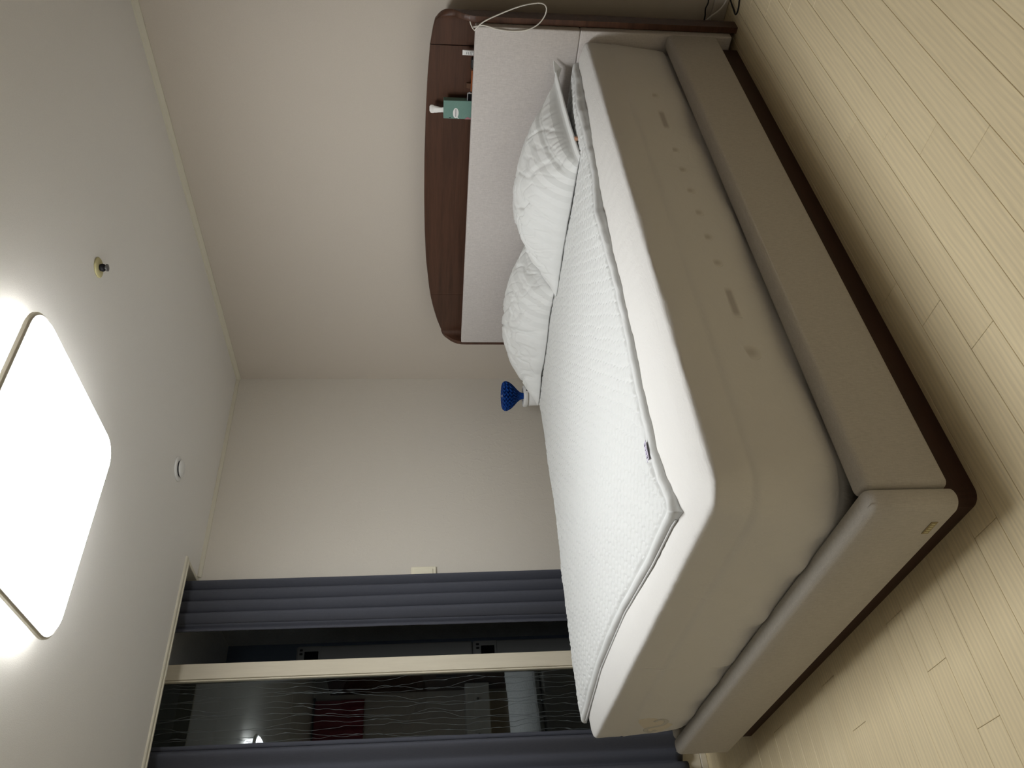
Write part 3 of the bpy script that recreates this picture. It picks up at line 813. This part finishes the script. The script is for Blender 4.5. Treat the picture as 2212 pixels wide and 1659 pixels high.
# open end of the pillowcase folding down at the back corner, and the care label peeking out
e = TG[-1, 0]
link('open_end_flap', pyd([(3.03, 1.505, .722), (3.055, 1.472, .727), (3.05, 1.50, .692), (3.02, 1.53, .705), (3.031, 1.506, .724), (3.056, 1.473, .729), (3.051, 1.501, .694), (3.021, 1.531, .707)],
     [[0, 1, 2, 3], [7, 6, 5, 4], [0, 4, 5, 1], [1, 5, 6, 2], [2, 6, 7, 3], [3, 7, 4, 0]]), M['pillow'], pt)
link('care_label', box(2.665, 2.677, 1.574, 1.590, .6645, .676, .001, 1), plain('orange_label', (196, 150, 122), .8, .2), pt, False, 'small orange care label')
tag(pt, 'white striped pillow nearer the tissue box, overlapping the other', 'pillow')
pt2, pb2, _, _ = pillow('pillow', '', (2.655, 2.325, .6645), (2.595, 3.045, .664), (3.02, 3.05, .715), (3.03, 2.29, .74), .150, 5.3, False)
pb2.data.materials.clear(); pb2.data.materials.append(M['pillow2'])
tag(pt2, 'rumpled white striped pillow beside the blue paper ornament', 'pillow')

# ------------------------------------------------------------------ things on the headboard shelf
SZ = 1.018
t = empty('tissue_box', (3.143, 1.73, SZ))
bx = link('carton', box(3.116, 3.144, 1.687, 1.768, SZ+.0005, 1.158, .0012, 1), M['teal'], t)
link('speech_bubble', lathe([(0, -.0004), (.5, -.0004), (.5, 0), (0, 0)], (0, 0, 0), 28, 'x'), M['white'], bx)
sb = bx.children[-1]; sb.data.transform(Matrix.Translation(-Vector((0, 0, 0))+WLOC[bx]))
sb.data.transform(Matrix.Translation((3.1158, 1.742, 1.106)) @ Matrix.Diagonal((1, .046, .024, 1)))
sb.data.transform(Matrix.Translation(-WLOC[bx]))
link('bubble_tail', prism([(1.757, 1.1), (1.768, 1.092), (1.76, 1.108)], 'x', 3.1152, 3.1158), M['white'], bx)
for k in range(7):
    link('print_mark', box(3.1148, 3.1153, 1.724+k*.005, 1.7275+k*.005, 1.1048, 1.1072), M['ink'], bx)
link('print_mark', box(3.1154, 3.1159, 1.7615, 1.7645, 1.126, 1.134), M['ink'], bx)
link('pink_print', prism([(1.7685, 1.02), (1.7685, 1.068), (1.762, 1.062), (1.757, 1.054), (1.764, 1.046), (1.757, 1.038), (1.752, 1.03), (1.757, 1.02)], 'x', 3.1154, 3.1159), M['pink'], bx)
# tissue: crumpled upright sheet
vs, fs = [], []
for i in range(13):
    q = i/12
    for k in range(16):
        a = 2*math.pi*k/16
        rx = .006+.003*math.sin(3*a+q*4)+(.004 if q > .75 else 0); ry = .013+.003*math.sin(2*a+q*6)+(.003 if q > .7 else 0)
        if q == 1: rx *= .5; ry *= .6
        vs.append((3.130+rx*math.cos(a), 1.737+ry*math.sin(a)-.004*q, 1.155+.062*q))
for i in range(12):
    for k in range(16): fs.append([i*16+k, i*16+(k+1) % 16, (i+1)*16+(k+1) % 16, (i+1)*16+k])
fs += [list(range(16)), list(range(192, 208))]
link('tissue', pyd(vs, fs), M['tissue'], t, True)
tag(t, 'teal tissue box standing upright on the headboard shelf', 'tissue box')
t = empty('smart_watch', (3.125, 1.676, SZ))
link('case', box(3.1185, 3.131, 1.653, 1.699, SZ+.0005, 1.0605, .006, 3), M['silver'], t, True)
link('screen', box(3.1172, 3.119, 1.6565, 1.6955, SZ+.004, 1.0575, .0006, 1), M['screen'], t)
link('crown', lathe([(.004, 0), (.004, .004), (0, .004)], (3.125, 1.651, 1.05), 12, 'y'), M['silver'], t)
tag(t, 'silver framed smart watch with a black screen on the headboard shelf', 'watch')
t = empty('charging_stand', (3.145, 1.632, SZ))
link('base', box(3.132, 3.160, 1.618, 1.648, SZ+.0005, SZ+.006, .002, 1), M['clear'], t)
link('upright', prism([(3.138, SZ+.006), (3.156, SZ+.006), (3.156, SZ+.030), (3.150, SZ+.046), (3.142, SZ+.046), (3.138, SZ+.03)], 'y', 1.622, 1.644, .002), M['clear'], t)
tag(t, 'small smoky plastic stand beside the smart watch', 'stand')
t = empty('wooden_tray', (3.14, 1.60, SZ))
link('tray_base', box(3.116, 3.131, 1.556, 1.645, SZ+.0005, SZ+.005, .001, 1), M['orange'], t)
link('tray_rim', box(3.116, 3.121, 1.556, 1.645, SZ+.005, 1.0475, .001, 1), M['orange'], t)
tag(t, 'thin orange wooden tray edge between the watch and the black case', 'tray')
t = empty('glasses_case', (3.14, 1.53, SZ))
link('shell', box(3.118, 3.150, 1.511, 1.553, SZ+.0005, SZ+.018, .005, 2), M['blackpl'], t)
link('lid', box(3.118, 3.150, 1.511, 1.553, SZ+.0185, 1.050, .007, 3), M['blackpl'], t)
tag(t, 'small black case on the headboard shelf', 'case')
t = empty('cream_tube', (3.135, 1.492, SZ))
link('cap', lathe([(.0, 0.0005), (.009, .0005), (.009, .014), (0, .014)], (3.135, 1.492, SZ), 20), M['white'], t, True)
vs = []
N_ = 24; loops = []
for q in range(9):
    f = q/8; loops.append([(3.135+(.010*(1-f)+.0012*f)*math.cos(2*math.pi*k/N_), 1.492+(.0105)*math.sin(2*math.pi*k/N_), SZ+.0142+f*.053) for k in range(N_)])
bd_ = link('body', rings(loops), M['white'], t, True)
for k in range(5):
    link('print_mark', box(3.1255+.0012*k, 3.1263+.0012*k, 1.484+.001*k, 1.4975, SZ+.022+k*.007, SZ+.0235+k*.007), M['dark'], bd_)
tag(t, 'white squeeze tube with fine dark print on the headboard shelf', 'tube')

# ------------------------------------------------------------------ cables
cb = [(3.135, 1.362, 1.03), (3.115, 1.355, 1.06), (3.10, 1.372, 1.055), (3.088, 1.380, 1.046), (3.07, 1.372, 1.043), (3.066, 1.352, 1.028), (3.07, 1.336, 1.005),
      (3.075, 1.313, .955), (3.08, 1.285, .885), (3.085, 1.272, .829), (3.088, 1.271, .792), (3.088, 1.287, .774), (3.085, 1.316, .778), (3.075, 1.345, .803), (3.066, 1.363, .847), (3.066, 1.369, .90), (3.066, 1.365, .955), (3.066, 1.356, .99), (3.068, 1.353, 1.018), (3.085, 1.368, 1.046), (3.105, 1.372, 1.046), (3.125, 1.376, 1.03), (3.13, 1.39, 1.0215)]
c = settle(link('charging_cable', tube(cb, .0025, 8, 6), M['cablew'], None, True)); tag(c, 'white charging cable looped over the headboard end', 'cable')
c = settle(link('power_cable', tube([(3.235, 1.42, .12), (3.235, 1.385, .10), (3.237, 1.355, .075), (3.24, 1.336, .05), (3.243, 1.31, .03), (3.245, 1.28, .022), (3.24, 1.20, .014), (3.235, 1.10, .006)], .0035, 8, 8), M['cablew'], None, True)); tag(c, 'thick white power cable behind the headboard foot', 'cable')
c = settle(link('power_cable', tube([(3.25, 1.41, .09), (3.25, 1.36, .092), (3.25, 1.33, .098), (3.25, 1.30, .094), (3.25, 1.25, .11), (3.25, 1.16, .14)], .0028, 8, 8), M['cableb'], None, True)); tag(c, 'thin black cable running along the wall behind the headboard', 'cable')
c = settle(link('power_cable', tube([(3.25, 1.22, .03), (3.235, 1.27, .018), (3.215, 1.29, .01), (3.19, 1.303, .0035), (3.16, 1.308, .0035), (3.147, 1.298, .0035), (3.147, 1.275, .0035), (3.16, 1.252, .0035), (3.175, 1.20, .0035)], .003, 8, 8), M['cableb'], None, True)); tag(c, 'black cable bent into a hairpin on the floor by the headboard', 'cable')

# ------------------------------------------------------------------ blue paper ornament on a stand between bed and wall
ox, oy = 2.885, 3.30
t = empty('side_stand', (2.88, 3.305, 0))
link('top', box(2.74, 3.02, 3.19, 3.46, .52, .54, .004, 1), M['door'], t)
for x in (2.755, 3.005):
    for y in (3.205, 3.445): link('leg', box(x-.012, x+.012, y-.012, y+.012, 0, .5195, .002, 1), M['door'], t)
tag(t, 'small stand between the bed and the back wall under the white jar', 'stand')
t = empty('paper_humidifier', (ox, oy, .54))
link('cup', lathe([(0, .0005), (.046, .0005), (.05, .006), (.056, .128), (0, .128)], (ox, oy, .54), 40), M['white'], t, True)
link('lid', lathe([(0, .1285), (.060, .1285), (.062, .132), (.062, .150), (.058, .154), (.05, .1545), (.046, .150), (.016, .150), (0, .150)], (ox, oy, .54), 40), M['white'], t, True)
link('lid_slot', box(ox-.018, ox+.002, oy-.0632, oy-.0615, .675, .681, .0008, 1), M['dark'], t)
prof = [(.0, 0.0), (.017, 0.0), (.0185, .010), (.024, .022), (.036, .036), (.052, .050), (.068, .066), (.079, .082), (.085, .096), (.084, .108), (.076, .118), (.062, .123), (.044, .123), (.024, .119), (.006, .113), (.0, .113)]
vs, fs = [], []; NP = 96; base_z = .6905
pf = []
for i in range(len(prof)-1):
    for q in range(4): f = q/4; pf.append((prof[i][0]*(1-f)+prof[i+1][0]*f, prof[i][1]*(1-f)+prof[i+1][1]*f))
pf.append(prof[-1])
for i, (r, h) in enumerate(pf):
    for k in range(NP):
        a = 2*math.pi*k/NP
        cell = abs(math.sin(a*10+(.5+.5*math.sin(i*1.05))*math.pi/2))
        rr = r*(1-.30*(1-cell)**1.5*min(1, r/.05)); vs.append((ox+rr*math.cos(a), oy+rr*math.sin(a), base_z+h))
for i in range(len(pf)-1):
    for k in range(NP): fs.append([i*NP+k, i*NP+(k+1) % NP, (i+1)*NP+(k+1) % NP, (i+1)*NP+k])
link('honeycomb_paper', pyd(vs, fs), M['blue'], t)
for s_ in (-1, 1): link('paper_clip', box(ox+s_*.0035-.0012, ox+s_*.0035+.0012, oy-.004, oy+.004, .802, .8135, .0004, 1), M['white'], t)
tag(t, 'cobalt blue honeycomb paper ornament in a white lidded cup', 'humidifier')
